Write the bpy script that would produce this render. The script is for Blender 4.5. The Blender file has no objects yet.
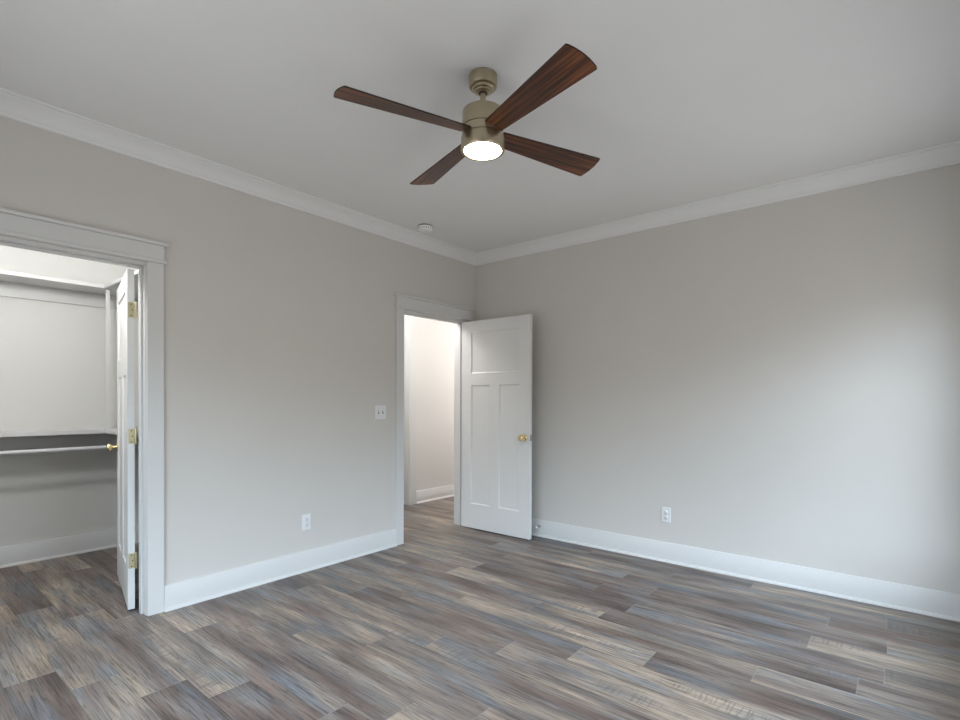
import bpy, bmesh, math, random
from mathutils import Vector, Matrix
scene = bpy.context.scene
COL = scene.collection
R = math.radians

# ------------------------------------------------------------------ camera
cam_d = bpy.data.cameras.new('camera')
cam = bpy.data.objects.new('camera', cam_d); COL.objects.link(cam)
f_px, YAW, HY = 513.656, 0.689337, 403.885
ROLL, PITCH = 0.003135, -0.007469
CAM = Vector((3.41463, -4.06623, 1.27054))
fw = Vector((-math.sin(YAW) * math.cos(PITCH), math.cos(YAW) * math.cos(PITCH), math.sin(PITCH)))
rt = Vector((math.cos(YAW), math.sin(YAW), 0)); up = rt.cross(fw)
r2 = rt * math.cos(ROLL) + up * math.sin(ROLL); u2 = -rt * math.sin(ROLL) + up * math.cos(ROLL)
m = Matrix((r2, u2, -fw)).transposed().to_4x4(); m.translation = CAM
cam.matrix_world = m
cam_d.sensor_fit = 'HORIZONTAL'; cam_d.sensor_width = 36.0
cam_d.lens = 36.0 * f_px / 960.0
cam_d.shift_y = (HY - 360.0) / 960.0
cam_d.clip_start = 0.02
scene.camera = cam

# ------------------------------------------------------------------ view, sky
vs = scene.view_settings
scene.display_settings.display_device = 'sRGB'
vs.view_transform = 'Standard'; vs.look = 'None'; vs.gamma = 1.0; vs.use_curve_mapping = False
vs.exposure = 0.24
scene.cycles.denoising_prefilter = 'NONE'
scene.cycles.sample_clamp_indirect = 5.0; scene.cycles.caustics_reflective = False; scene.cycles.caustics_refractive = False
SKY = 15.0
SKY_COL = (0.69, 0.845, 1.0)
GROUND_COL = (0.165, 0.163, 0.16)
TREE_COL = (0.10, 0.106, 0.10)
w = bpy.data.worlds.new('sky'); scene.world = w; w.use_nodes = True
nt = w.node_tree; nt.nodes.clear()
tc = nt.nodes.new('ShaderNodeTexCoord'); sx = nt.nodes.new('ShaderNodeSeparateXYZ')
rp = nt.nodes.new('ShaderNodeValToRGB'); bg = nt.nodes.new('ShaderNodeBackground'); wo = nt.nodes.new('ShaderNodeOutputWorld')
mr = nt.nodes.new('ShaderNodeMapRange'); mr.inputs[1].default_value = -1; mr.inputs[2].default_value = 1
nt.links.new(tc.outputs['Generated'], sx.inputs[0]); nt.links.new(sx.outputs[2], mr.inputs[0]); nt.links.new(mr.outputs[0], rp.inputs[0])
e = rp.color_ramp.elements
e[0].position = 0.455; e[0].color = (*GROUND_COL, 1)          # open ground in daylight
e[1].position = 0.66; e[1].color = (*SKY_COL, 1)              # overcast sky above the tree line
x_ = e.new(0.485); x_.color = (*TREE_COL, 1)
x_ = e.new(0.545); x_.color = (*TREE_COL, 1)
nt.links.new(rp.outputs[0], bg.inputs[0]); bg.inputs[1].default_value = SKY
nt.links.new(bg.outputs[0], wo.inputs[0])

# daylight portals of the windows
ROOM_X, ROOM_Y, CEIL = 3.86, -4.50, 2.743
WIN_R = [(-1.42, -0.42), (-3.30, -2.30)]          # y ranges, window wall
WIN_F = [(0.80, 1.70), (1.82, 2.72)]              # x ranges, wall behind the camera
WZ0, WZ1 = 0.50, 2.16
def portal(name, loc, rot, sx_, sy_):
    l = bpy.data.lights.new(name, 'AREA'); l.shape = 'RECTANGLE'; l.size = sx_; l.size_y = sy_
    l.cycles.is_portal = True
    o = bpy.data.objects.new(name, l); COL.objects.link(o); o.location = loc; o.rotation_euler = rot
for y0, y1 in WIN_R: portal('window_daylight', (ROOM_X + 0.16, (y0 + y1) / 2, (WZ0 + WZ1) / 2), (0, R(90), 0), WZ1 - WZ0, y1 - y0)
for x0, x1 in WIN_F: portal('window_daylight', ((x0 + x1) / 2, ROOM_Y - 0.16, (WZ0 + WZ1) / 2), (R(90), 0, 0), x1 - x0, WZ1 - WZ0)

# closet and hall ceiling lamps, plus an added hall fill light (all out of frame)
def lamp(name, loc, power, col, rad):
    l = bpy.data.lights.new(name, 'POINT'); l.energy = power; l.color = col; l.shadow_soft_size = rad
    o = bpy.data.objects.new(name, l); COL.objects.link(o); o.location = loc
lamp('closet_lamp', (-0.26, -3.45, 2.34), 36.0, (0.98, 0.99, 1.0), 0.12)
lamp('hall_lamp_and_fill', (-0.50, -0.66, 2.36), 26.0, (1.0, 0.99, 0.985), 0.12)
lamp('hall_lamp_and_fill', (-0.35, 2.25, 2.05), 55.0, (1.0, 0.99, 0.985), 0.12)  # added low without a fixture, evens out the light on the hall wall
LENS_COL, LENS_STR = (1.0, 0.87, 0.73), 95.0

# ------------------------------------------------------------------ materials
def new_mat(name):
    mt = bpy.data.materials.new(name); mt.use_nodes = True
    t = mt.node_tree; b = t.nodes['Principled BSDF']
    return mt, t, b
def N(t, typ, **kw):
    n = t.nodes.new(typ)
    for k, v in kw.items(): setattr(n, k, v)
    return n
def paint(name, col, rough=0.6, bump=0.04, scale=220.0, var=0.02, spec=0.3):
    mt, t, b = new_mat(name)
    b.inputs['Roughness'].default_value = rough; b.inputs['Specular IOR Level'].default_value = spec
    g = N(t, 'ShaderNodeNewGeometry'); n = N(t, 'ShaderNodeTexNoise'); n.inputs['Scale'].default_value = scale; n.inputs['Detail'].default_value = 3
    t.links.new(g.outputs['Position'], n.inputs['Vector'])
    n2 = N(t, 'ShaderNodeTexNoise'); n2.inputs['Scale'].default_value = 3.0
    t.links.new(g.outputs['Position'], n2.inputs['Vector'])
    mx = N(t, 'ShaderNodeMix', data_type='RGBA')
    mx.inputs[6].default_value = (*[c * (1 - var) for c in col], 1); mx.inputs[7].default_value = (*[min(1, c * (1 + var)) for c in col], 1)
    t.links.new(n2.outputs[0], mx.inputs[0]); t.links.new(mx.outputs[2], b.inputs['Base Color'])
    if bump > 0:
        bp = N(t, 'ShaderNodeBump'); bp.inputs['Strength'].default_value = bump; bp.inputs['Distance'].default_value = 0.002
        t.links.new(n.outputs[0], bp.inputs['Height']); t.links.new(bp.outputs[0], b.inputs['Normal'])
    return mt
def metal(name, col, rough=0.35, aniso=0.0, metallic=1.0):
    mt, t, b = new_mat(name)
    b.inputs['Metallic'].default_value = metallic; b.inputs['Roughness'].default_value = rough
    tcn = N(t, 'ShaderNodeTexCoord'); mp = N(t, 'ShaderNodeMapping'); mp.inputs['Scale'].default_value = (8, 8, 600)
    n = N(t, 'ShaderNodeTexNoise'); n.inputs['Scale'].default_value = 1.0
    t.links.new(tcn.outputs['Object'], mp.inputs[0]); t.links.new(mp.outputs[0], n.inputs['Vector'])
    mx = N(t, 'ShaderNodeMix', data_type='RGBA')
    mx.inputs[6].default_value = (*[c * 0.9 for c in col], 1); mx.inputs[7].default_value = (*[min(1, c * 1.1) for c in col], 1)
    t.links.new(n.outputs[0], mx.inputs[0]); t.links.new(mx.outputs[2], b.inputs['Base Color'])
    return mt
M = {}
M['wall'] = paint('greige_wall_paint', (0.645, 0.618, 0.582), 0.65, 0.0)
M['hall'] = paint('hall_wall_paint', (0.70, 0.68, 0.66), 0.65, 0.0)
M['closet'] = paint('closet_wall_paint', (0.70, 0.695, 0.67), 0.65, 0.0)
M['ceiling'] = paint('white_ceiling_paint', (0.84, 0.84, 0.83), 0.8, 0.0)
M['trim'] = paint('white_trim_paint', (0.675, 0.67, 0.66), 0.42, 0.0, 60.0, 0.01, 0.3)
M['crown'] = paint('lightened_trim_paint', (0.83, 0.83, 0.825), 0.5, 0.0, 60.0, 0.01, 0.35)  # trim paint lightened so the crown looks better lit
M['door'] = paint('white_door_paint', (0.75, 0.745, 0.73), 0.38, 0.0, 90.0, 0.01, 0.5)
M['plastic'] = paint('white_plastic', (0.80, 0.80, 0.80), 0.3, 0.0, 50.0, 0.005, 0.5)
M['shadow_grey_plastic'] = paint('shadow_grey_plastic', (0.16, 0.16, 0.16), 0.5, 0.0)
M['bright_plastic'] = paint('bright_white_plastic', (0.92, 0.92, 0.92), 0.35, 0.0, 50.0, 0.005, 0.5)
M['dark'] = paint('dark_slot', (0.03, 0.03, 0.03), 0.6, 0.0)
M['brass'] = metal('brass', (0.86, 0.71, 0.38), 0.25)
M['hinge'] = metal('satin_brass', (0.62, 0.56, 0.36), 0.42)
M['bronze'] = metal('antique_champagne_metal', (0.48, 0.41, 0.295), 0.34)
M['bronze_dark'] = metal('dark_seam_metal', (0.10, 0.075, 0.05), 0.5)
M['steel'] = metal('latch_steel', (0.42, 0.41, 0.40), 0.35)
M['rod'] = paint('white_rod', (0.72, 0.72, 0.73), 0.35, 0.0, 50.0, 0.005, 0.5)
# lamp lens
mt, t, b = new_mat('lit_opal_lens')
b.inputs['Base Color'].default_value = (0.9, 0.88, 0.85, 1); b.inputs['Emission Color'].default_value = (*LENS_COL, 1); b.inputs['Emission Strength'].default_value = LENS_STR
M['lens'] = mt
# glass pane
mt = bpy.data.materials.new('window_glass'); mt.use_nodes = True; t = mt.node_tree; t.nodes.clear()
o_ = N(t, 'ShaderNodeOutputMaterial'); tr = N(t, 'ShaderNodeBsdfTransparent'); gl = N(t, 'ShaderNodeBsdfGlossy'); gl.inputs['Roughness'].default_value = 0.0
fr = N(t, 'ShaderNodeFresnel'); ge = N(t, 'ShaderNodeNewGeometry'); io = N(t, 'ShaderNodeMapRange')
io.inputs[3].default_value = 1.45; io.inputs[4].default_value = 1 / 1.45
t.links.new(ge.outputs['Backfacing'], io.inputs[0]); t.links.new(io.outputs[0], fr.inputs[0]); ms = N(t, 'ShaderNodeMixShader')
t.links.new(fr.outputs[0], ms.inputs[0]); t.links.new(tr.outputs[0], ms.inputs[1]); t.links.new(gl.outputs[0], ms.inputs[2]); t.links.new(ms.outputs[0], o_.inputs[0])
M['glass'] = mt
# walnut fan blade (grain runs along the blade's own x axis)
mt, t, b = new_mat('walnut_blade')
tcn = N(t, 'ShaderNodeTexCoord'); mp = N(t, 'ShaderNodeMapping'); mp.inputs['Scale'].default_value = (2.2, 62, 1)
n1 = N(t, 'ShaderNodeTexNoise'); n1.inputs['Scale'].default_value = 1.0; n1.inputs['Detail'].default_value = 5; n1.inputs['Distortion'].default_value = 0.5
t.links.new(tcn.outputs['Object'], mp.inputs[0]); t.links.new(mp.outputs[0], n1.inputs['Vector'])
cr = N(t, 'ShaderNodeValToRGB'); ee = cr.color_ramp.elements
ee[0].position = 0.36; ee[0].color = (0.026, 0.0095, 0.004, 1); ee[1].position = 0.64; ee[1].color = (0.20, 0.066, 0.022, 1)
x_ = ee.new(0.5); x_.color = (0.092, 0.029, 0.010, 1)
t.links.new(n1.outputs[0], cr.inputs[0]); t.links.new(cr.outputs[0], b.inputs['Base Color'])
b.inputs['Roughness'].default_value = 0.42
M['walnut'] = mt
M['walnut_edge'] = paint('dark_blade_edge', (0.018, 0.009, 0.006), 0.5, 0.0)

# plank floor: uv = metres along / across every plank, 'edge' uv = metres from its ends and sides
def floor_material():
    mt, t, b = new_mat('weathered_plank_floor')
    L = t.links.new
    uv = N(t, 'ShaderNodeUVMap', uv_map='grain'); ed = N(t, 'ShaderNodeUVMap', uv_map='edge'); at = N(t, 'ShaderNodeAttribute', attribute_name='seed')
    sp = N(t, 'ShaderNodeSeparateColor'); L(at.outputs['Color'], sp.inputs[0])
    def noise(scale, detail, dist=0.0, rough=0.5):
        mp = N(t, 'ShaderNodeMapping'); mp.inputs['Scale'].default_value = (*scale, 1); L(uv.outputs[0], mp.inputs[0])
        n = N(t, 'ShaderNodeTexNoise'); n.inputs['Scale'].default_value = 1; n.inputs['Detail'].default_value = detail
        n.inputs['Distortion'].default_value = dist; n.inputs['Roughness'].default_value = rough
        L(mp.outputs[0], n.inputs['Vector']); return n.outputs[0]
    def ramp(src, stops):
        c = N(t, 'ShaderNodeValToRGB'); el = c.color_ramp.elements
        while len(el) < len(stops): el.new(0.5)
        for k, (p_, col) in enumerate(stops):
            el[k].position = p_; el[k].color = (*col, 1) if len(col) == 3 else col
        L(src, c.inputs[0]); return c.outputs[0]
    def math_(op, a, b_, clamp=False):
        n = N(t, 'ShaderNodeMath', operation=op); n.use_clamp = clamp
        for k, v in enumerate((a, b_)):
            if isinstance(v, (int, float)): n.inputs[k].default_value = v
            elif v is not None: L(v, n.inputs[k])
        return n.outputs[0]
    def mix(fac, a, b_, mode='MIX'):
        n = N(t, 'ShaderNodeMix', data_type='RGBA', blend_type=mode)
        for k, v in ((0, fac), (6, a), (7, b_)):
            if isinstance(v, (int, float)): n.inputs[k].default_value = v
            elif isinstance(v, tuple): n.inputs[k].default_value = (*v, 1)
            else: L(v, n.inputs[k])
        return n.outputs[2]
    broad = noise((1.5, 9), 1.5, 0.35, 0.4)
    # broad streak position shifted by the plank's own tone
    shift = math_('ADD', broad, math_('MULTIPLY', math_('SUBTRACT', sp.outputs[0], 0.5), 0.32))
    base = ramp(shift, [(0.26, (0.072, 0.053, 0.046)), (0.40, (0.122, 0.092, 0.079)), (0.50, (0.148, 0.126, 0.112)),
                        (0.60, (0.192, 0.156, 0.126)), (0.76, (0.285, 0.228, 0.178))])
    # blue grey washes and reddish washes
    blue = noise((1.7, 8), 1.5, 0.35)
    bf = ramp(blue, [(0.50, (0, 0, 0)), (0.66, (1, 1, 1))])
    base = mix(math_('MULTIPLY', bf, 0.52), base, (0.112, 0.136, 0.158))
    red = noise((1.5, 11), 1.5, 0.3)
    rf_ = math_('MULTIPLY', ramp(red, [(0.56, (0, 0, 0)), (0.70, (1, 1, 1))]), math_('MULTIPLY', sp.outputs[1], 0.6))
    base = mix(rf_, base, (0.130, 0.078, 0.058))
    # fine grain lines
    fine = noise((4.5, 150), 3, 0.0, 0.65)
    base = mix(1.0, base, ramp(fine, [(0.34, (0.46, 0.44, 0.43)), (0.43, (0.80, 0.79, 0.78)), (0.50, (1.02, 1.02, 1.02)), (0.57, (1.10, 1.10, 1.09)), (0.66, (1.32, 1.31, 1.28))]), 'MULTIPLY')
    mid = noise((1.6, 42), 2, 0.15, 0.6)
    base = mix(1.0, base, ramp(mid, [(0.36, (0.76, 0.75, 0.745)), (0.47, (0.98, 0.98, 0.98)), (0.72, (1.08, 1.075, 1.06))]), 'MULTIPLY')
    # thin dark pore lines
    pore = noise((1.7, 46), 2, 0.1, 0.6)
    base = mix(1.0, base, ramp(pore, [(0.478, (1, 1, 1)), (0.496, (0.62, 0.60, 0.59)), (0.504, (0.62, 0.60, 0.59)), (0.522, (1, 1, 1))]), 'MULTIPLY')
    # saw marks across the grain on some stretches
    saw = noise((85, 7), 1, 0.2); msk = noise((1.6, 7), 2)
    sm = math_('MULTIPLY', ramp(msk, [(0.56, (0, 0, 0)), (0.66, (1, 1, 1))]), math_('MULTIPLY', ramp(saw, [(0.50, (0, 0, 0)), (0.62, (1, 1, 1))]), 0.55))
    base = mix(sm, base, (0.085, 0.075, 0.070))
    # plank brightness
    val = math_('ADD', math_('MULTIPLY', sp.outputs[2], 0.40), 1.12)
    cv = N(t, 'ShaderNodeCombineColor'); L(val, cv.inputs[0]); L(val, cv.inputs[1]); L(val, cv.inputs[2])
    base = mix(1.0, base, cv.outputs[0], 'MULTIPLY')
    # bevelled joints
    se = N(t, 'ShaderNodeSeparateXYZ'); L(ed.outputs[0], se.inputs[0])
    def joint(src, wid, amount):
        q = N(t, 'ShaderNodeMapRange'); L(src, q.inputs[0]); q.inputs[1].default_value = wid * 0.4; q.inputs[2].default_value = wid
        q.inputs[3].default_value = amount; q.inputs[4].default_value = 0.0; return q
    jn = joint(se.outputs[1], 0.0020, 0.55)                # long sides: dark seam
    base = mix(jn.outputs[0], base, (0.045, 0.038, 0.034))
    je = joint(se.outputs[0], 0.0026, 0.42)                # ends: pale line painted in for bevels catching light
    base = mix(je.outputs[0], base, (0.300, 0.275, 0.250))
    L(base, b.inputs['Base Color'])
    rr = N(t, 'ShaderNodeMapRange'); L(fine, rr.inputs[0]); rr.inputs[3].default_value = 0.36; rr.inputs[4].default_value = 0.52
    L(rr.outputs[0], b.inputs['Roughness']); b.inputs['Specular IOR Level'].default_value = 0.5
    return mt
M['floor'] = floor_material()

# ------------------------------------------------------------------ helpers
def BM(): return bmesh.new()
def box(bm, x0, y0, z0, x1, y1, z1, bev=0.0, seg=2):
    ret = bmesh.ops.create_cube(bm, size=1.0)
    vs_ = ret['verts']
    x0, x1 = sorted((x0, x1)); y0, y1 = sorted((y0, y1)); z0, z1 = sorted((z0, z1))
    for v in vs_:
        v.co = Vector((x0 if v.co.x < 0 else x1, y0 if v.co.y < 0 else y1, z0 if v.co.z < 0 else z1))
    if bev > 0:
        es = list({e_ for v in vs_ for e_ in v.link_edges})
        bmesh.ops.bevel(bm, geom=es, offset=bev, segments=seg, affect='EDGES', profile=0.5)
    return bm
def lathe(bm, prof, seg=48, cap0=True, cap1=True, mat=None):
    """prof: (radius, z) list, revolved about z"""
    rings = []
    for r, z in prof:
        if r < 1e-6: rings.append([bm.verts.new((0, 0, z))])
        else: rings.append([bm.verts.new((r * math.cos(2 * math.pi * k / seg), r * math.sin(2 * math.pi * k / seg), z)) for k in range(seg)])
    fs = []
    for a, b_ in zip(rings, rings[1:]):
        for k in range(seg):
            k2 = (k + 1) % seg
            if len(a) == 1 and len(b_) == 1: continue
            if len(a) == 1: fs.append(bm.faces.new((a[0], b_[k2], b_[k])))
            elif len(b_) == 1: fs.append(bm.faces.new((a[k], a[k2], b_[0])))
            else: fs.append(bm.faces.new((a[k], a[k2], b_[k2], b_[k])))
    if cap0 and len(rings[0]) > 1: fs.append(bm.faces.new(rings[0][::-1]))
    if cap1 and len(rings[-1]) > 1: fs.append(bm.faces.new(rings[-1]))
    bmesh.ops.recalc_face_normals(bm, faces=fs)
    return bm
def xf(bm, mat): bmesh.ops.transform(bm, matrix=mat, verts=bm.verts); return bm
def obj(name, bm, mat, parent=None, smooth=None):
    me = bpy.data.meshes.new(name)
    bmesh.ops.recalc_face_normals(bm, faces=bm.faces)
    bm.to_mesh(me); bm.free()
    for mm in (mat if isinstance(mat, (list, tuple)) else [mat]): me.materials.append(mm)
    o = bpy.data.objects.new(name, me); COL.objects.link(o)
    if smooth is not None:
        me.polygons.foreach_set('use_smooth', [True] * len(me.polygons))
        me.set_sharp_from_angle(angle=R(smooth))
    if parent: o.parent = parent
    return o
def empty(name, loc, rz=0.0):
    o = bpy.data.objects.new(name, None); COL.objects.link(o); o.empty_display_size = 0.1
    o.location = loc; o.rotation_euler = (0, 0, rz); return o
def tag(o, label, cat, group=None):
    o['label'] = label; o['category'] = cat
    if group: o['group'] = group
    return o
def struct(o, label=None, cat=None):
    o['kind'] = 'structure'
    if label: o['label'] = label; o['category'] = cat
    return o
def run(bm, prof, p0, p1, n, m0=0.0, m1=0.0):
    """extrude a (distance from wall, z) profile along a wall from p0 to p1; n points into the room; m = mitre"""
    p0, p1, n = Vector((*p0, 0)), Vector((*p1, 0)), Vector((*n, 0)); d = (p1 - p0).normalized()
    A = [bm.verts.new(p0 + n * a + d * (a * m0) + Vector((0, 0, z))) for a, z in prof]
    B = [bm.verts.new(p1 + n * a - d * (a * m1) + Vector((0, 0, z))) for a, z in prof]
    k = len(prof)
    for i in range(k): bm.faces.new((A[i], A[(i + 1) % k], B[(i + 1) % k], B[i]))
    bm.faces.new(A[::-1]); bm.faces.new(B)
    return bm

# ------------------------------------------------------------------ floor
PW, PL, Y_OFF = 0.1803, 1.222, -0.056
FX0, FX1, FY0, FY1 = -1.95, 3.99, -4.72, 2.72
JOINT = {3: 3.36, 4: 3.04, 6: 2.043, 7: 2.89, 8: 2.46, 9: 2.15, 10: 1.843, 11: 1.519, 14: 1.84, 17: 0.917, 18: 0.627, 19: 0.375}
# (row, plank index counted from the row's listed joint): tone, redness, brightness
TONE = {(18, -2): (0.18, 1.0, 0.25), (19, -1): (0.70, 0.2, 0.65), (19, 0): (0.12, 0.3, 0.25), (3, 0): (0.85, 0.1, 0.75), (4, 0): (0.92, 0.0, 0.80),
        (4, -1): (0.25, 0.6, 0.45), (6, -1): (0.74, 0.3, 0.70), (6, 0): (0.22, 0.4, 0.35), (8, -1): (0.86, 0.1, 0.85), (8, 0): (0.20, 0.5, 0.25),
        (10, 0): (0.80, 0.1, 0.80), (10, -1): (0.30, 0.6, 0.4), (9, -1): (0.30, 0.4, 0.4), (9, 0): (0.85, 0.1, 0.75), (11, -1): (0.80, 0.2, 0.65),
        (11, 0): (0.5, 0.2, 0.5), (14, 0): (0.85, 0.0, 0.85), (14, -1): (0.45, 0.5, 0.45), (17, 0): (0.15, 0.5, 0.25), (17, -1): (0.62, 0.3, 0.6),
        (18, -1): (0.66, 0.3, 0.6), (18, 0): (0.72, 0.2, 0.6)}
rng = random.Random(11)
bm = BM(); uvg = bm.loops.layers.uv.new('grain'); uve = bm.loops.layers.uv.new('edge'); sd = bm.loops.layers.float_color.new('seed')
r_lo, r_hi = math.floor((Y_OFF - FY1) / PW), math.ceil((Y_OFF - FY0) / PW)
for r in range(r_lo, r_hi):
    y1 = Y_OFF - PW * r; y0 = y1 - PW
    if y1 < FY0 or y0 > FY1: continue
    j0 = JOINT.get(r, (4.93 - 0.31 * r + (0.11 if r % 3 == 0 else 0.0) + rng.uniform(-0.05, 0.05)))
    k0 = math.floor((FX0 - j0) / PL)
    for k in range(k0, k0 + 8):
        x0, x1 = j0 + k * PL, j0 + (k + 1) * PL
        if x1 < FX0 or x0 > FX1: continue
        tone = TONE.get((r, k), (min(1, max(0, rng.gauss(0.46, 0.24))), rng.random(), rng.random()))
        ox, oy = rng.uniform(0, 90), rng.uniform(0, 90)
        a, b_ = max(x0, FX0), min(x1, FX1)
        # quarters so that the distance-to-edge uv stays linear in every piece
        xs = sorted({a, min(max((x0 + x1) / 2, a), b_), b_}); ys = [max(y0, FY0), min(max((y0 + y1) / 2, FY0), FY1), min(y1, FY1)]
        for xa, xb in zip(xs, xs[1:]):
            for ya, yb in zip(ys, ys[1:]):
                if yb - ya < 1e-6: continue
                fc = bm.faces.new([bm.verts.new((px, py, 0)) for px, py in ((xa, ya), (xb, ya), (xb, yb), (xa, yb))])
                for lp in fc.loops:
                    c = lp.vert.co
                    lp[uvg].uv = (c.x - x0 + ox, c.y - y0 + oy)
                    lp[uve].uv = (min(c.x - x0, x1 - c.x), min(c.y - y0, y1 - c.y))
                    lp[sd] = (*tone, 1)
floor = struct(obj('floor', bm, M['floor']))
# the slab below keeps the floor solid
sb = BM(); box(sb, FX0, FY0, -0.16, FX1, FY1, -0.004); struct(obj('floor_slab', sb, M['trim']))

# ------------------------------------------------------------------ ceiling, walls
WT = 0.115
bm = BM(); box(bm, FX0, FY0, CEIL, FX1, FY1, CEIL + 0.12); struct(obj('ceiling', bm, M['ceiling']))
JT = 0.018                     # jamb thickness
HEAD = 2.05                    # underside of the head jambs
D_FAR = (-0.995, -0.180)       # clear opening of the hall door
D_NEAR = (-3.807, -2.994)      # clear opening of the closet door
def wall(name, boxes, mat):
    bm_ = BM()
    for q in boxes: box(bm_, *q)
    return struct(obj(name, bm_, mat))
ro = JT
wall('wall_left', [
    (-WT, FY0, 0, 0, D_NEAR[0] - ro, CEIL), (-WT, D_NEAR[0] - ro, HEAD + JT, 0, D_NEAR[1] + ro, CEIL),
    (-WT, D_NEAR[1] + ro, 0, 0, D_FAR[0] - ro, CEIL), (-WT, D_FAR[0] - ro, HEAD + JT, 0, D_FAR[1] + ro, CEIL),
    (-WT, D_FAR[1] + ro, 0, 0, FY1, CEIL)], M['wall'])
wall('wall_back', [(0, 0, 0, ROOM_X + 0.13, WT, CEIL)], M['wall'])
def pierced(name, axis, wins, lo, hi, pos, th):
    q = []; cur = lo
    def add(a, b_, z0, z1):
        if axis == 'y': q.append((pos, a, z0, pos + th, b_, z1))
        else: q.append((a, pos, z0, b_, pos + th, z1))
    for a, b_ in sorted(wins):
        add(cur, a, 0, CEIL); add(a, b_, 0, WZ0); add(a, b_, WZ1, CEIL); cur = b_
    add(cur, hi, 0, CEIL)
    return wall(name, q, M['wall'])
pierced('wall_right', 'y', WIN_R, FY0, 0.0, ROOM_X, 0.13)
pierced('wall_front', 'x', WIN_F, 0.0, ROOM_X, ROOM_Y - 0.13, 0.13)
# closet: x -1.82 .. -0.115, y -4.62 .. -2.38
CB, CR, CL_ = -1.821, -2.38, -4.60
wall('wall_closet_back', [(CB - 0.1, FY0, 0, CB, CR + 0.1, CEIL)], M['closet'])
wall('wall_closet_right', [(CB, CR, 0, -WT, CR + 0.1, CEIL)], M['closet'])
wall('wall_closet_left', [(CB, FY0, 0, -WT, CL_, CEIL)], M['closet'])
# hall: x -1.19 .. -0.115, y -1.55 .. 2.6
HB = -1.19; HD = (-0.68, 0.165); HH = 2.44
wall('wall_hall_left', [(HB - WT, -1.65, 0, HB, HD[0] - ro, CEIL), (HB - WT, HD[0] - ro, HH + JT, HB, HD[1] + ro, CEIL), (HB - WT, HD[1] + ro, 0, HB, FY1, CEIL)], M['hall'])
wall('wall_hall_near', [(HB, -1.65, 0, -WT, -1.55, CEIL)], M['hall'])
wall('wall_hall_far', [(HB, 2.60, 0, -WT, FY1, CEIL)], M['hall'])

# ------------------------------------------------------------------ windows (behind and beside the camera)
def window(name, axis, a, b_, pos, out):
    """pos = inner wall face, out = +1/-1 direction to the outside"""
    root = struct(empty(name, (0, 0, 0)))
    if axis == 'y': root.location = (pos, (a + b_) / 2, WZ0)
    else: root.location = ((a + b_) / 2, pos, WZ0)
    hw = (b_ - a) / 2; H = WZ1 - WZ0
    def P(bm_, u0, v0, d0, u1, v1, d1, bev=0.0):   # u along wall, v up, d depth outwards
        if axis == 'y': box(bm_, out * d0, u0, v0, out * d1, u1, v1, bev)
        else: box(bm_, u0, out * d0, v0, u1, out * d1, v1, bev)
    fb = BM()
    for q in ((-hw, 0, 0.0, -hw + 0.025, H, 0.13), (hw - 0.025, 0, 0.0, hw, H, 0.13), (-hw + 0.025, H - 0.025, 0, hw - 0.025, H, 0.13), (-hw + 0.025, 0, 0, hw - 0.025, 0.025, 0.13)): P(fb, *q)
    obj('window_frame', fb, M['trim'], root)
    for s, (v0, v1, d) in enumerate(((0.025, H / 2 + 0.02, 0.05), (H / 2 - 0.02, H - 0.025, 0.085))):
        sb_ = BM(); w0, w1 = -hw + 0.025, hw - 0.025
        for q in ((w0, v0, d, w0 + 0.04, v1, d + 0.03), (w1 - 0.04, v0, d, w1, v1, d + 0.03), (w0 + 0.04, v0, d, w1 - 0.04, v0 + 0.045, d + 0.03), (w0 + 0.04, v1 - 0.045, d, w1 - 0.04, v1, d + 0.03)): P(sb_, *q)
        sash = obj('sash', sb_, M['trim'], root)
        gb = BM(); P(gb, w0 + 0.04, v0 + 0.045, d + 0.013, w1 - 0.04, v1 - 0.045, d + 0.017); obj('pane', gb, M['glass'], sash)
    cb = BM()
    for q in ((-hw - 0.085, -0.0, -0.02, -hw - 0.0, H, 0), (hw, 0, -0.02, hw + 0.085, H, 0), (-hw - 0.085, H, -0.022, hw + 0.085, H + 0.11, 0), (-hw - 0.085, -0.1, -0.02, hw + 0.085, -0.025, 0), (-hw - 0.1, -0.025, -0.05, hw + 0.1, 0.0, 0)): P(cb, *q)
    obj('window_casing', cb, M['trim'], root)
wn = 1
for y0, y1 in WIN_R: window('window_%d' % wn, 'y', y0, y1, ROOM_X, 1); wn += 1
for x0, x1 in WIN_F: window('window_%d' % wn, 'x', x0, x1, ROOM_Y, -1); wn += 1

# ------------------------------------------------------------------ crown, baseboards
CROWN = [(0, -0.092), (0.010, -0.092), (0.014, -0.088), (0.014, -0.080), (0.022, -0.074), (0.034, -0.058), (0.052, -0.040), (0.074, -0.026),
         (0.088, -0.019), (0.092, -0.015), (0.092, -0.010), (0.104, -0.010), (0.107, -0.007), (0.107, 0), (0, 0)]
CROWN = [(a, CEIL + z) for a, z in CROWN]
BASE = [(0, 0), (0.030, 0), (0.0295, 0.006), (0.027, 0.012), (0.022, 0.0165), (0.0145, 0.018), (0.0140, 0.147), (0.011, 0.152), (0, 0.152)]
def trim(name, prof, runs, mat=None):
    bm_ = BM()
    for q in runs: run(bm_, prof, *q)
    return struct(obj(name, bm_, mat or M['trim'], None, 40))
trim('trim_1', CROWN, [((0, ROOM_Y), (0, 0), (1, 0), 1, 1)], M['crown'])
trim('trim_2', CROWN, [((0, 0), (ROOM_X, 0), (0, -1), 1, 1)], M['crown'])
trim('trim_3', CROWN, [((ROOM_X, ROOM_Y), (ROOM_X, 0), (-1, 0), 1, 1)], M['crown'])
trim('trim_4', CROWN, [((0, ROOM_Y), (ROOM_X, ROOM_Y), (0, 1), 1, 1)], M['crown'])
CW = 0.089
cas_n = (D_NEAR[0] - 0.005 - CW, D_NEAR[1] + 0.002 + CW)       # outer casing edges
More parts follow.
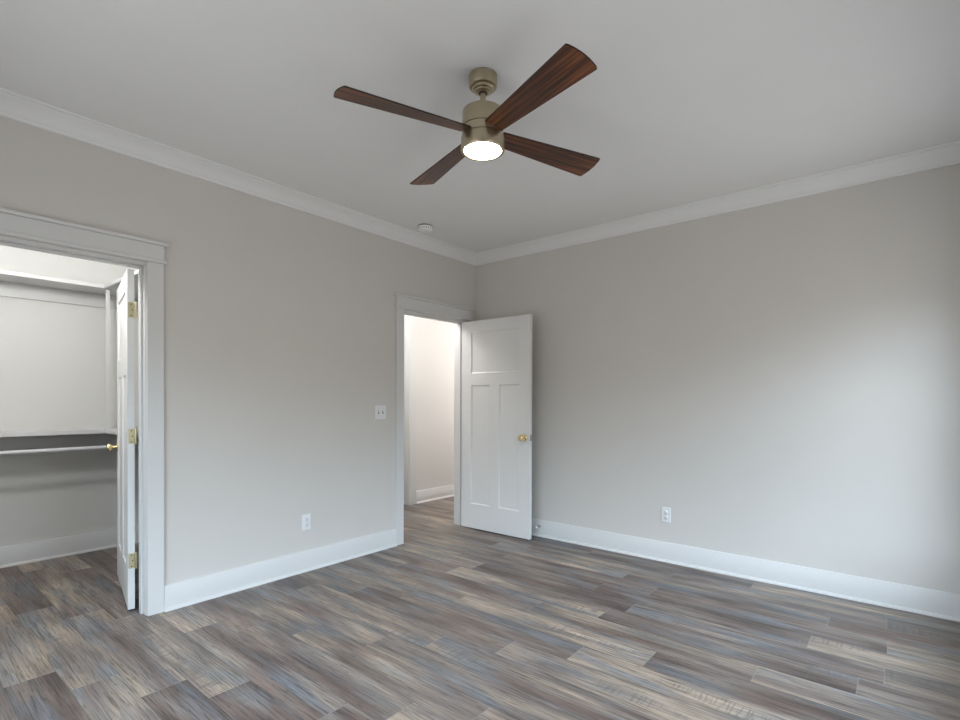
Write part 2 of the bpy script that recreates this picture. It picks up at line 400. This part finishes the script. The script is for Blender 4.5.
cas_f = (D_FAR[0] - 0.005 - CW + 0.006, D_FAR[1] + 0.005 + CW)
trim('baseboard_left', BASE, [((0, ROOM_Y), (0, cas_n[0]), (1, 0), 1, 0), ((0, cas_n[1]), (0, cas_f[0]), (1, 0), 0, 0), ((0, cas_f[1]), (0, 0), (1, 0), 0, 1)])
trim('baseboard_back', BASE, [((0, 0), (ROOM_X, 0), (0, -1), 1, 1)])
trim('baseboard_right', BASE, [((ROOM_X, ROOM_Y), (ROOM_X, 0), (-1, 0), 1, 1)])
trim('baseboard_front', BASE, [((0, ROOM_Y), (ROOM_X, ROOM_Y), (0, 1), 1, 1)])
trim('baseboard_closet', BASE, [((CB, CL_), (CB, CR), (1, 0), 1, 1), ((CB, CR), (-WT, CR), (0, -1), 1, 1), ((CB, CL_), (-WT, CL_), (0, 1), 1, 1)])
trim('baseboard_hall', BASE, [((HB, HD[1] + 0.005 + 0.11), (HB, 2.6), (1, 0), 0, 1)])

# ------------------------------------------------------------------ door frames
def door_frame(name, d, outer, z_head, stop_side):
    """jambs, stops, casing, cap and fillet of an opening in the left wall"""
    root = struct(empty(name, (0, (d[0] + d[1]) / 2, 0)))
    yc = root.location.y; a, b_ = d[0] - yc, d[1] - yc; o0, o1 = outer[0] - yc, outer[1] - yc
    jb = BM()
    box(jb, -WT, a - JT, 0, 0.0, a, z_head, 0.001); box(jb, -WT, b_, 0, 0.0, b_ + JT, z_head, 0.001)
    box(jb, -WT, a - JT, z_head, 0.0, b_ + JT, z_head + JT, 0.001)
    obj('jamb', jb, M['trim'], root)
    sx0, sx1 = (-0.037 - 0.034, -0.037) if stop_side == 'room' else (-0.078 , -0.044)
    st = BM()
    box(st, sx0, a, 0, sx1, a + 0.011, z_head, 0.002); box(st, sx0, b_ - 0.011, 0, sx1, b_, z_head, 0.002); box(st, sx0, a + 0.011, z_head - 0.011, sx1, b_ - 0.011, z_head, 0.002)
    obj('door_stop_strip', st, M['trim'], root)
    for side in (1, -1):                      # room side and far side
        T = lambda x0, x1: ((x0, x1) if side == 1 else (-WT - x1, -WT - x0))
        for q in ((o0, a - 0.005), (b_ + 0.004, o1)):
            cb = BM(); x0, x1 = T(0, 0.019); box(cb, x0, q[0], 0, x1, q[1], z_head + 0.021, 0.0015); obj('casing', cb, M['trim'], root)
        hb = BM(); x0, x1 = T(0, 0.022); box(hb, x0, o0 - 0.002, z_head + 0.042, x1, o1 + 0.002, z_head + 0.126, 0.0015); obj('header', hb, M['trim'], root)
        fb = BM(); x0, x1 = T(0, 0.030); box(fb, x0, o0 - 0.014, z_head + 0.021, x1, o1 + 0.016, z_head + 0.042, 0.005); obj('fillet', fb, M['trim'], root)
        kb = BM(); x0, x1 = T(0, 0.040); box(kb, x0, o0 - 0.022, z_head + 0.126, x1, o1 + 0.020, z_head + 0.145, 0.003); obj('cap', kb, M['trim'], root)
    return root
door_frame('trim_5', D_NEAR, cas_n, HEAD, 'closet')
door_frame('trim_6', D_FAR, cas_f, HEAD, 'room')
# cased opening in the hall with its shut door
root = struct(empty('trim_7', (HB, (HD[0] + HD[1]) / 2, 0)))
ha, hb_ = HD[0] - root.location.y, HD[1] - root.location.y
jb = BM(); box(jb, -WT, ha - JT, 0, 0, ha, HH, 0.001); box(jb, -WT, hb_, 0, 0, hb_ + JT, HH, 0.001); box(jb, -WT, ha - JT, HH, 0, hb_ + JT, HH + JT, 0.001); obj('jamb', jb, M['trim'], root)
for q in ((ha - 0.115, ha - 0.005), (hb_ + 0.005, hb_ + 0.115)):
    cb = BM(); box(cb, 0, q[0], 0, 0.019, q[1], HH + 0.02, 0.0015); obj('casing', cb, M['trim'], root)
cb = BM(); box(cb, 0, ha - 0.115, HH + 0.02, 0.022, hb_ + 0.115, HH + 0.14, 0.0015); obj('header', cb, M['trim'], root)

# ------------------------------------------------------------------ doors
DW, DH, DT = 0.808, 2.032, 0.035
def door_leaf(root, W, H=DH, T=DT):
    """frame of stiles and rails with three recessed flat panels; leaf along +x from the hinge, y = 0 .. T, z from 0"""
    st = 0.118; xs = [0, st, (W - 0.115) / 2, (W + 0.115) / 2, W - st, W]
    zb = [0, 0.240, 1.405, 1.520, 1.920, H]
    dep, ins = 0.009, 0.010
    rects = [(st, 1.520, W - st, 1.920), (st, 0.240, (W - 0.115) / 2, 1.405), ((W + 0.115) / 2, 0.240, W - st, 1.405)]
    def is_panel(x, z): return any(r[0] < x < r[2] and r[1] < z < r[3] for r in rects)
    fb = BM()
    for y, dy in ((0, dep), (T, -dep)):
        for xa, xb in zip(xs, xs[1:]):
            for za, zc in zip(zb, zb[1:]):
                if not is_panel((xa + xb) / 2, (za + zc) / 2):
                    fb.faces.new([fb.verts.new((q[0], y, q[1])) for q in ((xa, za), (xb, za), (xb, zc), (xa, zc))])
        for (x0, z0, x1, z1) in rects:
            o_ = [(x0, y, z0), (x1, y, z0), (x1, y, z1), (x0, y, z1)]
            m_ = [(x0 + 0.002, y + dy * 0.55, z0 + 0.002), (x1 - 0.002, y + dy * 0.55, z0 + 0.002), (x1 - 0.002, y + dy * 0.55, z1 - 0.002), (x0 + 0.002, y + dy * 0.55, z1 - 0.002)]
            i_ = [(x0 + ins, y + dy, z0 + ins), (x1 - ins, y + dy, z0 + ins), (x1 - ins, y + dy, z1 - ins), (x0 + ins, y + dy, z1 - ins)]
            for A, B in ((o_, m_), (m_, i_)):
                for k in range(4):
                    fb.faces.new([fb.verts.new(c) for c in (A[k], A[(k + 1) % 4], B[(k + 1) % 4], B[k])])
    for q in (((0, 0, 0), (W, 0, 0), (W, T, 0), (0, T, 0)), ((0, 0, H), (W, 0, H), (W, T, H), (0, T, H)), ((0, 0, 0), (0, T, 0), (0, T, H), (0, 0, H)), ((W, 0, 0), (W, T, 0), (W, T, H), (W, 0, H))):
        fb.faces.new([fb.verts.new(c) for c in q])
    bmesh.ops.remove_doubles(fb, verts=fb.verts, dist=1e-5)
    obj('door_leaf', fb, M['door'], root)
    for (x0, z0, x1, z1) in rects:
        pb = BM(); box(pb, x0 + ins - 0.001, dep - 0.0005, z0 + ins - 0.001, x1 - ins + 0.001, T - dep + 0.0005, z1 - ins + 0.001); obj('panel', pb, M['door'], root)
def door_knob(root, x, z, yface, sgn, style):
    """rosette, neck and knob standing out of the leaf face at y = yface in direction sgn"""
    rot = Matrix.Translation((x, yface, z)) @ Matrix.Rotation(R(-90 if sgn > 0 else 90), 4, 'X')
    kb = BM(); lathe(kb, [(0.033, 0), (0.033, 0.004), (0.030, 0.008), (0.020, 0.010), (0, 0.0105)], 40); xf(kb, rot)
    ros = obj('rosette', kb, M['brass'], root, 35)
    kb = BM(); lathe(kb, [(0.011, 0.009), (0.0095, 0.016), (0.0095, 0.030), (0.0135, 0.034), (0.024, 0.038), (0.0275, 0.044), (0.0275, 0.055), (0.025, 0.061), (0.018, 0.064), (0, 0.0648)], 40); xf(kb, rot)
    obj('knob', kb, M['brass'], ros, 35)
def hinge(root, z, y_jamb):
    """hinge leaf on the hinge edge (x = 0 plane) plus knuckle; y_jamb: knuckle side y"""
    h = 0.090; hb = BM(); box(hb, -0.0022, 0.004 if y_jamb > 0 else 0.001, z - h / 2, 0.0003, DT - 0.001 if y_jamb > 0 else DT - 0.004, z + h / 2, 0.0005)
    hg = obj('hinge', hb, M['hinge'], root)
    kb = BM(); lathe(kb, [(0.0055, -h / 2 - 0.003), (0.0065, -h / 2), (0.0065, h / 2), (0.0055, h / 2 + 0.003)], 20); xf(kb, Matrix.Translation((-0.004, y_jamb, z))); obj('knuckle', kb, M['hinge'], hg, 40)
    sc = BM()
    for dz, dy in ((-0.033, 0.016), (0.0, 0.011), (0.033, 0.016)):
        q = BM(); lathe(q, [(0.0036, -0.0005), (0.0036, 0.0008), (0, 0.0009)], 14); xf(q, Matrix.Translation((-0.0023, dy, z + dz)) @ Matrix.Rotation(R(-90), 4, 'Y'))
        me_ = bpy.data.meshes.new('t'); q.to_mesh(me_); q.free(); sc.from_mesh(me_); bpy.data.meshes.remove(me_)
    obj('screw', sc, M['dark'], hg)
    return hg
# door_1: closet door, swung into the closet. leaf runs along local +x, face y = 0 looks into the bedroom / out of frame
TH = R(101.6)
dvec = Vector((-math.sin(TH), -math.cos(TH)))        # direction of the leaf from its hinge edge
nvec = Vector((math.cos(TH), -math.sin(TH)))         # from the closet-side face towards the bedroom-side face
A = Vector((-0.140, -3.008)); B = A + nvec * DT      # B: corner on the bedroom-side face
rz = math.atan2(dvec.y, dvec.x)
# local y axis (left of dvec) is +90 deg; bedroom-side face lies on nvec side
lefty = Vector((-math.sin(rz), math.cos(rz)))
org = A if lefty.dot(nvec) > 0 else B
d1 = struct(empty('door_1', (org.x, org.y, 0.012), rz), 'white three-panel closet door swung open into the closet at left', 'door')
door_leaf(d1, DW)
near_y = DT if lefty.dot(nvec) > 0 else 0.0          # local y of bedroom-side face
far_y = DT - near_y
s_n = 1 if near_y > 0 else -1
door_knob(d1, DW - 0.065, 0.918, near_y, s_n, 0); door_knob(d1, DW - 0.065, 0.918, far_y, -s_n, 0)
for z in (1.790, 1.036, 0.290): hinge(d1, z, DT + 0.006 if far_y > 0 else -0.006)
lb = BM(); box(lb, DW - 0.0005, DT / 2 - 0.0125, 0.89, DW + 0.0015, DT / 2 + 0.0125, 0.947, 0.0005); obj('latch_plate', lb, M['steel'], d1)
# door_2: hall door, swung into the bedroom against the back wall
TH2 = R(90.6)
pin = Vector((0.008, -0.178))
def rot2(v, a): return Vector((math.cos(a) * v[0] - math.sin(a) * v[1], math.sin(a) * v[0] + math.cos(a) * v[1]))
h_vis = pin + rot2((-0.043, -0.004), TH2)            # hinge corner of the face that looks at the camera
rz2 = math.atan2(*reversed(rot2((0, -1), TH2)))
d2 = struct(empty('door_2', (h_vis.x, h_vis.y, 0.012), rz2), 'white three-panel door standing open against the back wall', 'door')
door_leaf(d2, DW)
door_knob(d2, DW - 0.065, 0.918, 0.0, -1, 0); door_knob(d2, DW - 0.065, 0.918, DT, 1, 0)
for z in (1.790, 1.036, 0.290): hinge(d2, z, DT + 0.006)
lb = BM(); box(lb, DW - 0.0005, DT / 2 - 0.0125, 0.890, DW + 0.0015, DT / 2 + 0.0125, 0.947, 0.0005); lp_ = obj('latch_plate', lb, M['steel'], d2)
lb = BM(); box(lb, DW + 0.001, DT / 2 - 0.006, 0.908, DW + 0.010, DT / 2 + 0.006, 0.929, 0.002); obj('latch_bolt', lb, M['brass'], lp_)
# door_3: shut door of the hall opening
d3 = struct(empty('door_3', (HB - 0.075, HD[0] + 0.004, 0.012), R(90)), 'shut white door in the hall', 'door')
door_leaf(d3, HD[1] - HD[0] - 0.008, HH - 0.02, 0.035)

# ------------------------------------------------------------------ closet fittings
SD, SF = 0.30, CB + 0.30        # shelf depth, front edge
def shelf(name, z_top, th, label, y_edge):
    root = tag(empty(name, (CB, CR, z_top)), label, 'shelf')
    bb = BM(); box(bb, 0.0, CL_ - CR, -th, SD, 0.0, 0, 0.0015); box(bb, SD - 0.0005, y_edge - CR, -th, -WT - CB - 0.02, 0.0, 0, 0.0015); obj('shelf_board', bb, M['trim'], root)
    cb = BM()
    box(cb, 0.0, CL_ - CR, -th - 0.112, 0.018, 0, -th, 0.002); box(cb, 0.018, -0.018, -th - 0.112, -WT - CB - 0.02, 0, -th, 0.002)
    obj('cleat', cb, M['trim'], root)
    eb = BM(); box(eb, SD - 0.002, CL_ - CR, -th, SD + 0.014, y_edge - CR, 0.003, 0.002); box(eb, SD + 0.0, y_edge - CR - 0.014, -th, -WT - CB - 0.02, y_edge - CR + 0.002, 0.003, 0.002)
    obj('front_edge', eb, M['trim'], root)
    return root
YE = -2.795
shelf('closet_shelf', 2.176, 0.024, 'white upper closet shelf near the closet ceiling, wrapping the corner', YE)
shelf('closet_shelf', 1.026, 0.030, 'white lower closet shelf above the hanging rod, at door knob height', YE)
def rod(z, x, label):
    root = tag(empty('closet_rod', (x, CR, z)), label, 'closet rod')
    rb = BM(); lathe(rb, [(0.0155, 0), (0.0155, abs(CL_ - CR) - 0.022)], 24); xf(rb, Matrix.Translation((0, -0.020, 0)) @ Matrix.Rotation(R(90), 4, 'X')); obj('pole', rb, M['rod'], root, 40)
    for yy in (-0.0305, CL_ - CR + 0.012):
        sb_ = BM(); lathe(sb_, [(0.030, -0.010), (0.030, 0.010)], 24); xf(sb_, Matrix.Translation((0, yy, 0)) @ Matrix.Rotation(R(90), 4, 'X')); obj('socket', sb_, M['rod'], root, 40)
rod(0.880, SF - 0.03, 'white closet rod hung under the lower of the two closet shelves')
pb = BM(); box(pb, SF - 0.022, YE + 0.004, 0, SF - 0.002, YE + 0.030, 2.1515 - 1.030, 0.002)
o = obj('shelf_post', pb, M['trim']); o.location = (0, 0, 1.0265); tag(o, 'slim white upright post between the two closet shelves', 'shelf post')

# ------------------------------------------------------------------ switch, outlets, smoke detector, door stop
def place_on_left(o, y, z): o.location = (0.0, y, z); o.rotation_euler = (0, 0, R(90))
def place_on_back(o, x, z): o.location = (x, 0.0, z); o.rotation_euler = (0, 0, 0)
# local: plate lies in the xz plane, looks towards -y
def outlet(label):
    root = tag(empty('power_outlet', (0, 0, 0)), label, 'outlet', 'wall outlets')
    pb = BM(); box(pb, -0.036, -0.006, -0.059, 0.036, 0, 0.059, 0.0028); obj('cover_plate', pb, M['plastic'], root)
    for s in (1, -1):
        rb = BM(); lathe(rb, [(0.0170, 0), (0.0170, 0.0022), (0.0160, 0.003), (0, 0.003)], 28); xf(rb, Matrix.Translation((0, -0.0058, s * 0.0195)) @ Matrix.Rotation(R(90), 4, 'X'))
        rc = obj('receptacle', rb, M['plastic'], root, 40)
        sb_ = BM()
        box(sb_, -0.0075, -0.0091, s * 0.0195 - 0.001, -0.0050, -0.0086, s * 0.0195 + 0.0085); box(sb_, 0.0050, -0.0091, s * 0.0195 + 0.0, 0.0072, -0.0086, s * 0.0195 + 0.0075)
        box(sb_, -0.0025, -0.0091, s * 0.0195 - 0.0105, 0.0025, -0.0086, s * 0.0195 - 0.0055)
        obj('slot', sb_, M['dark'], rc)
    sb_ = BM(); lathe(sb_, [(0.003, 0), (0.003, 0.0012), (0, 0.0014)], 12); xf(sb_, Matrix.Translation((0, -0.006, 0)) @ Matrix.Rotation(R(90), 4, 'X')); obj('screw', sb_, M['steel'], root)
    return root
o = outlet('white duplex outlet low on the left wall between the two doorways'); place_on_left(o, -1.948, 0.362)
o = outlet('white duplex outlet low on the back wall right of the open door'); place_on_back(o, 1.975, 0.368)
sw = tag(empty('light_switch', (0, 0, 0)), 'white double toggle switch plate on the left wall beside the hall doorway', 'light switch')
pb = BM(); box(pb, -0.0585, -0.006, -0.0575, 0.0585, 0, 0.0575, 0.0028); obj('cover_plate', pb, M['plastic'], sw)
for s in (1, -1):
    cb = BM(); box(cb, s * 0.023 - 0.0055, -0.0066, -0.0125, s * 0.023 + 0.0055, -0.0055, 0.0125); col_ = obj('toggle_slot', cb, M['dark'], sw)
    tb = BM(); box(tb, -0.0042, -0.012, -0.0055, 0.0042, 0, 0.0055, 0.0012); xf(tb, Matrix.Translation((s * 0.023, -0.006, 0.003)) @ Matrix.Rotation(R(-28), 4, 'X')); obj('toggle', tb, M['plastic'], col_)
    for zz in (0.030, -0.030):
        q = BM(); lathe(q, [(0.003, 0), (0.003, 0.0012), (0, 0.0014)], 12); xf(q, Matrix.Translation((s * 0.023, -0.006, zz)) @ Matrix.Rotation(R(90), 4, 'X'))
        obj('screw', q, M['steel'], sw)
place_on_left(sw, -1.249, 1.165)
sm = tag(empty('smoke_detector', (0.281, -1.0, CEIL)), 'round white smoke detector on the ceiling near the corner', 'smoke detector')
bb = BM(); lathe(bb, [(0.058, 0), (0.058, -0.012)], 48); obj('mounting_plate', bb, M['shadow_grey_plastic'], sm, 40)  # dark tone paints in the shadow gap above the cover
bb = BM(); lathe(bb, [(0.060, -0.009), (0.063, -0.011), (0.063, -0.034), (0.054, -0.042), (0.030, -0.045), (0, -0.046)], 48); bd = obj('cover', bb, M['bright_plastic'], sm, 40)
gb = BM()
for k in range(20):
    q = BM(); box(q, 0.0610, -0.0035, -0.032, 0.0634, 0.0035, -0.024); xf(q, Matrix.Rotation(2 * math.pi * k / 20, 4, 'Z')); me_ = bpy.data.meshes.new('t'); q.to_mesh(me_); q.free(); gb.from_mesh(me_); bpy.data.meshes.remove(me_)
obj('vent', gb, M['shadow_grey_plastic'], bd)
bb = BM(); lathe(bb, [(0.010, -0.0445), (0.010, -0.0475), (0, -0.048)], 20); xf(bb, Matrix.Translation((0.022, 0, 0))); obj('test_button', bb, M['plastic'], sm, 40)
ds = tag(empty('door_stop', (0.80, -0.0142, 0.095)), 'small door stop on the back wall baseboard behind the open door', 'door stop')
kb = BM(); lathe(kb, [(0.013, 0), (0.012, 0.004), (0.006, 0.006), (0.0055, 0.050), (0, 0.050)], 20); xf(kb, Matrix.Rotation(R(90), 4, 'X')); obj('stem', kb, M['steel'], ds, 40)
kb = BM(); lathe(kb, [(0.0085, 0.048), (0.0095, 0.052), (0.0095, 0.060), (0.007, 0.064), (0, 0.064)], 20); xf(kb, Matrix.Rotation(R(90), 4, 'X')); obj('rubber_tip', kb, M['plastic'], ds, 40)

# ------------------------------------------------------------------ ceiling fan
FXY = (1.930, -2.251)
fan = tag(empty('ceiling_fan', (FXY[0], FXY[1], CEIL)), 'four-blade ceiling fan with walnut blades and a lit drum light', 'ceiling fan')
Z = lambda z: z - CEIL
cb = BM(); lathe(cb, [(0.062, 0), (0.0645, -0.004), (0.0645, -0.046), (0.0615, -0.053), (0.056, -0.056), (0.050, -0.057), (0.049, -0.064), (0.046, -0.067), (0.038, -0.068), (0.036, -0.074), (0.030, -0.078), (0.0215, -0.079)], 64)
can = obj('canopy', cb, M['bronze'], fan, 30)
cb = BM(); lathe(cb, [(0.0205, -0.0785), (0.0205, -0.0800), (0.0, -0.0800)], 32, True, False); obj('ball_socket', cb, M['dark'], can)
cb = BM(); lathe(cb, [(0.0128, -0.079), (0.0128, Z(2.580)), ], 28); obj('downrod', cb, M['bronze'], fan, 40)
cb = BM(); lathe(cb, [(0.0128, Z(2.600)), (0.021, Z(2.598)), (0.021, Z(2.583)), (0.086, Z(2.582)), (0.0915, Z(2.580)), (0.0935, Z(2.576)), (0.0935, Z(2.5065)), (0.092, Z(2.505))], 72)
obj('motor_housing', cb, M['bronze'], fan, 30)
cb = BM(); lathe(cb, [(0.0905, Z(2.5055)), (0.0905, Z(2.4595))], 72); obj('seam_ring', cb, M['bronze_dark'], fan, 30)
cb = BM(); lathe(cb, [(0.0915, Z(2.502)), (0.0935, Z(2.501)), (0.0935, Z(2.4655)), (0.0915, Z(2.4645))], 72); obj('blade_ring', cb, M['bronze'], fan, 30)
cb = BM(); lathe(cb, [(0.094, Z(2.461)), (0.0985, Z(2.4595)), (0.0995, Z(2.457)), (0.0995, Z(2.405)), (0.0975, Z(2.4015)), (0.0860, Z(2.4015)), (0.0850, Z(2.403)), (0.0850, Z(2.4095)), (0.0865, Z(2.412))], 72)
kit = obj('light_kit', cb, M['bronze'], fan, 30)
cb = BM(); lathe(cb, [(0.0863, Z(2.4105)), (0.083, Z(2.4075)), (0.070, Z(2.4060)), (0.040, Z(2.4052)), (0, Z(2.4048))], 64, True, False); obj('lens', cb, M['lens'], kit, 60)
AZ, PITCHB = -19.23, -12.9
TILT = [-1.89, 0.17, 0.64, -1.28]
for k in range(4):
    r0, r1, w0, w1 = 0.088, 0.660, 0.0445, 0.0758
    pts = []
    n_t = 16
    edge = lambda r: w0 + (w1 - w0) * (r - r0) / (r1 - r0)
    def corner(s, rad=0.010):
        return []
    # tip arc: shallow bulge with eased corners
    tip = []
    for i in range(n_t + 1):
        tt = -1 + 2 * i / n_t
        tip.append((r1 - 0.004 + 0.012 * (1 - tt * tt), w1 * tt))
    tip[0] = (r1 - 0.0065, -w1 * 0.992); tip[-1] = (r1 - 0.0065, w1 * 0.992)
    outline = [(r0, -w0), (r1 - 0.016, -edge(r1 - 0.016))] + tip + [(r1 - 0.016, edge(r1 - 0.016)), (r0, w0)]
    bb = BM(); th = 0.0055
    lo = [bb.verts.new((x, y, -th / 2)) for x, y in outline]; hi = [bb.verts.new((x, y, th / 2)) for x, y in outline]
    f1 = bb.faces.new(lo[::-1]); f2 = bb.faces.new(hi); n_ = len(outline)
    for i in range(n_):
        fc = bb.faces.new((lo[i], lo[(i + 1) % n_], hi[(i + 1) % n_], hi[i])); fc.material_index = 1
    bl = obj('blade', bb, [M['walnut'], M['walnut_edge']], fan)
    a = R(AZ + 90 * k)
    bl.matrix_local = Matrix.Translation((0, 0, Z(2.4817))) @ Matrix.Rotation(a, 4, 'Z') @ Matrix.Rotation(-R(TILT[k]), 4, 'Y') @ Matrix.Rotation(R(PITCHB), 4, 'X')
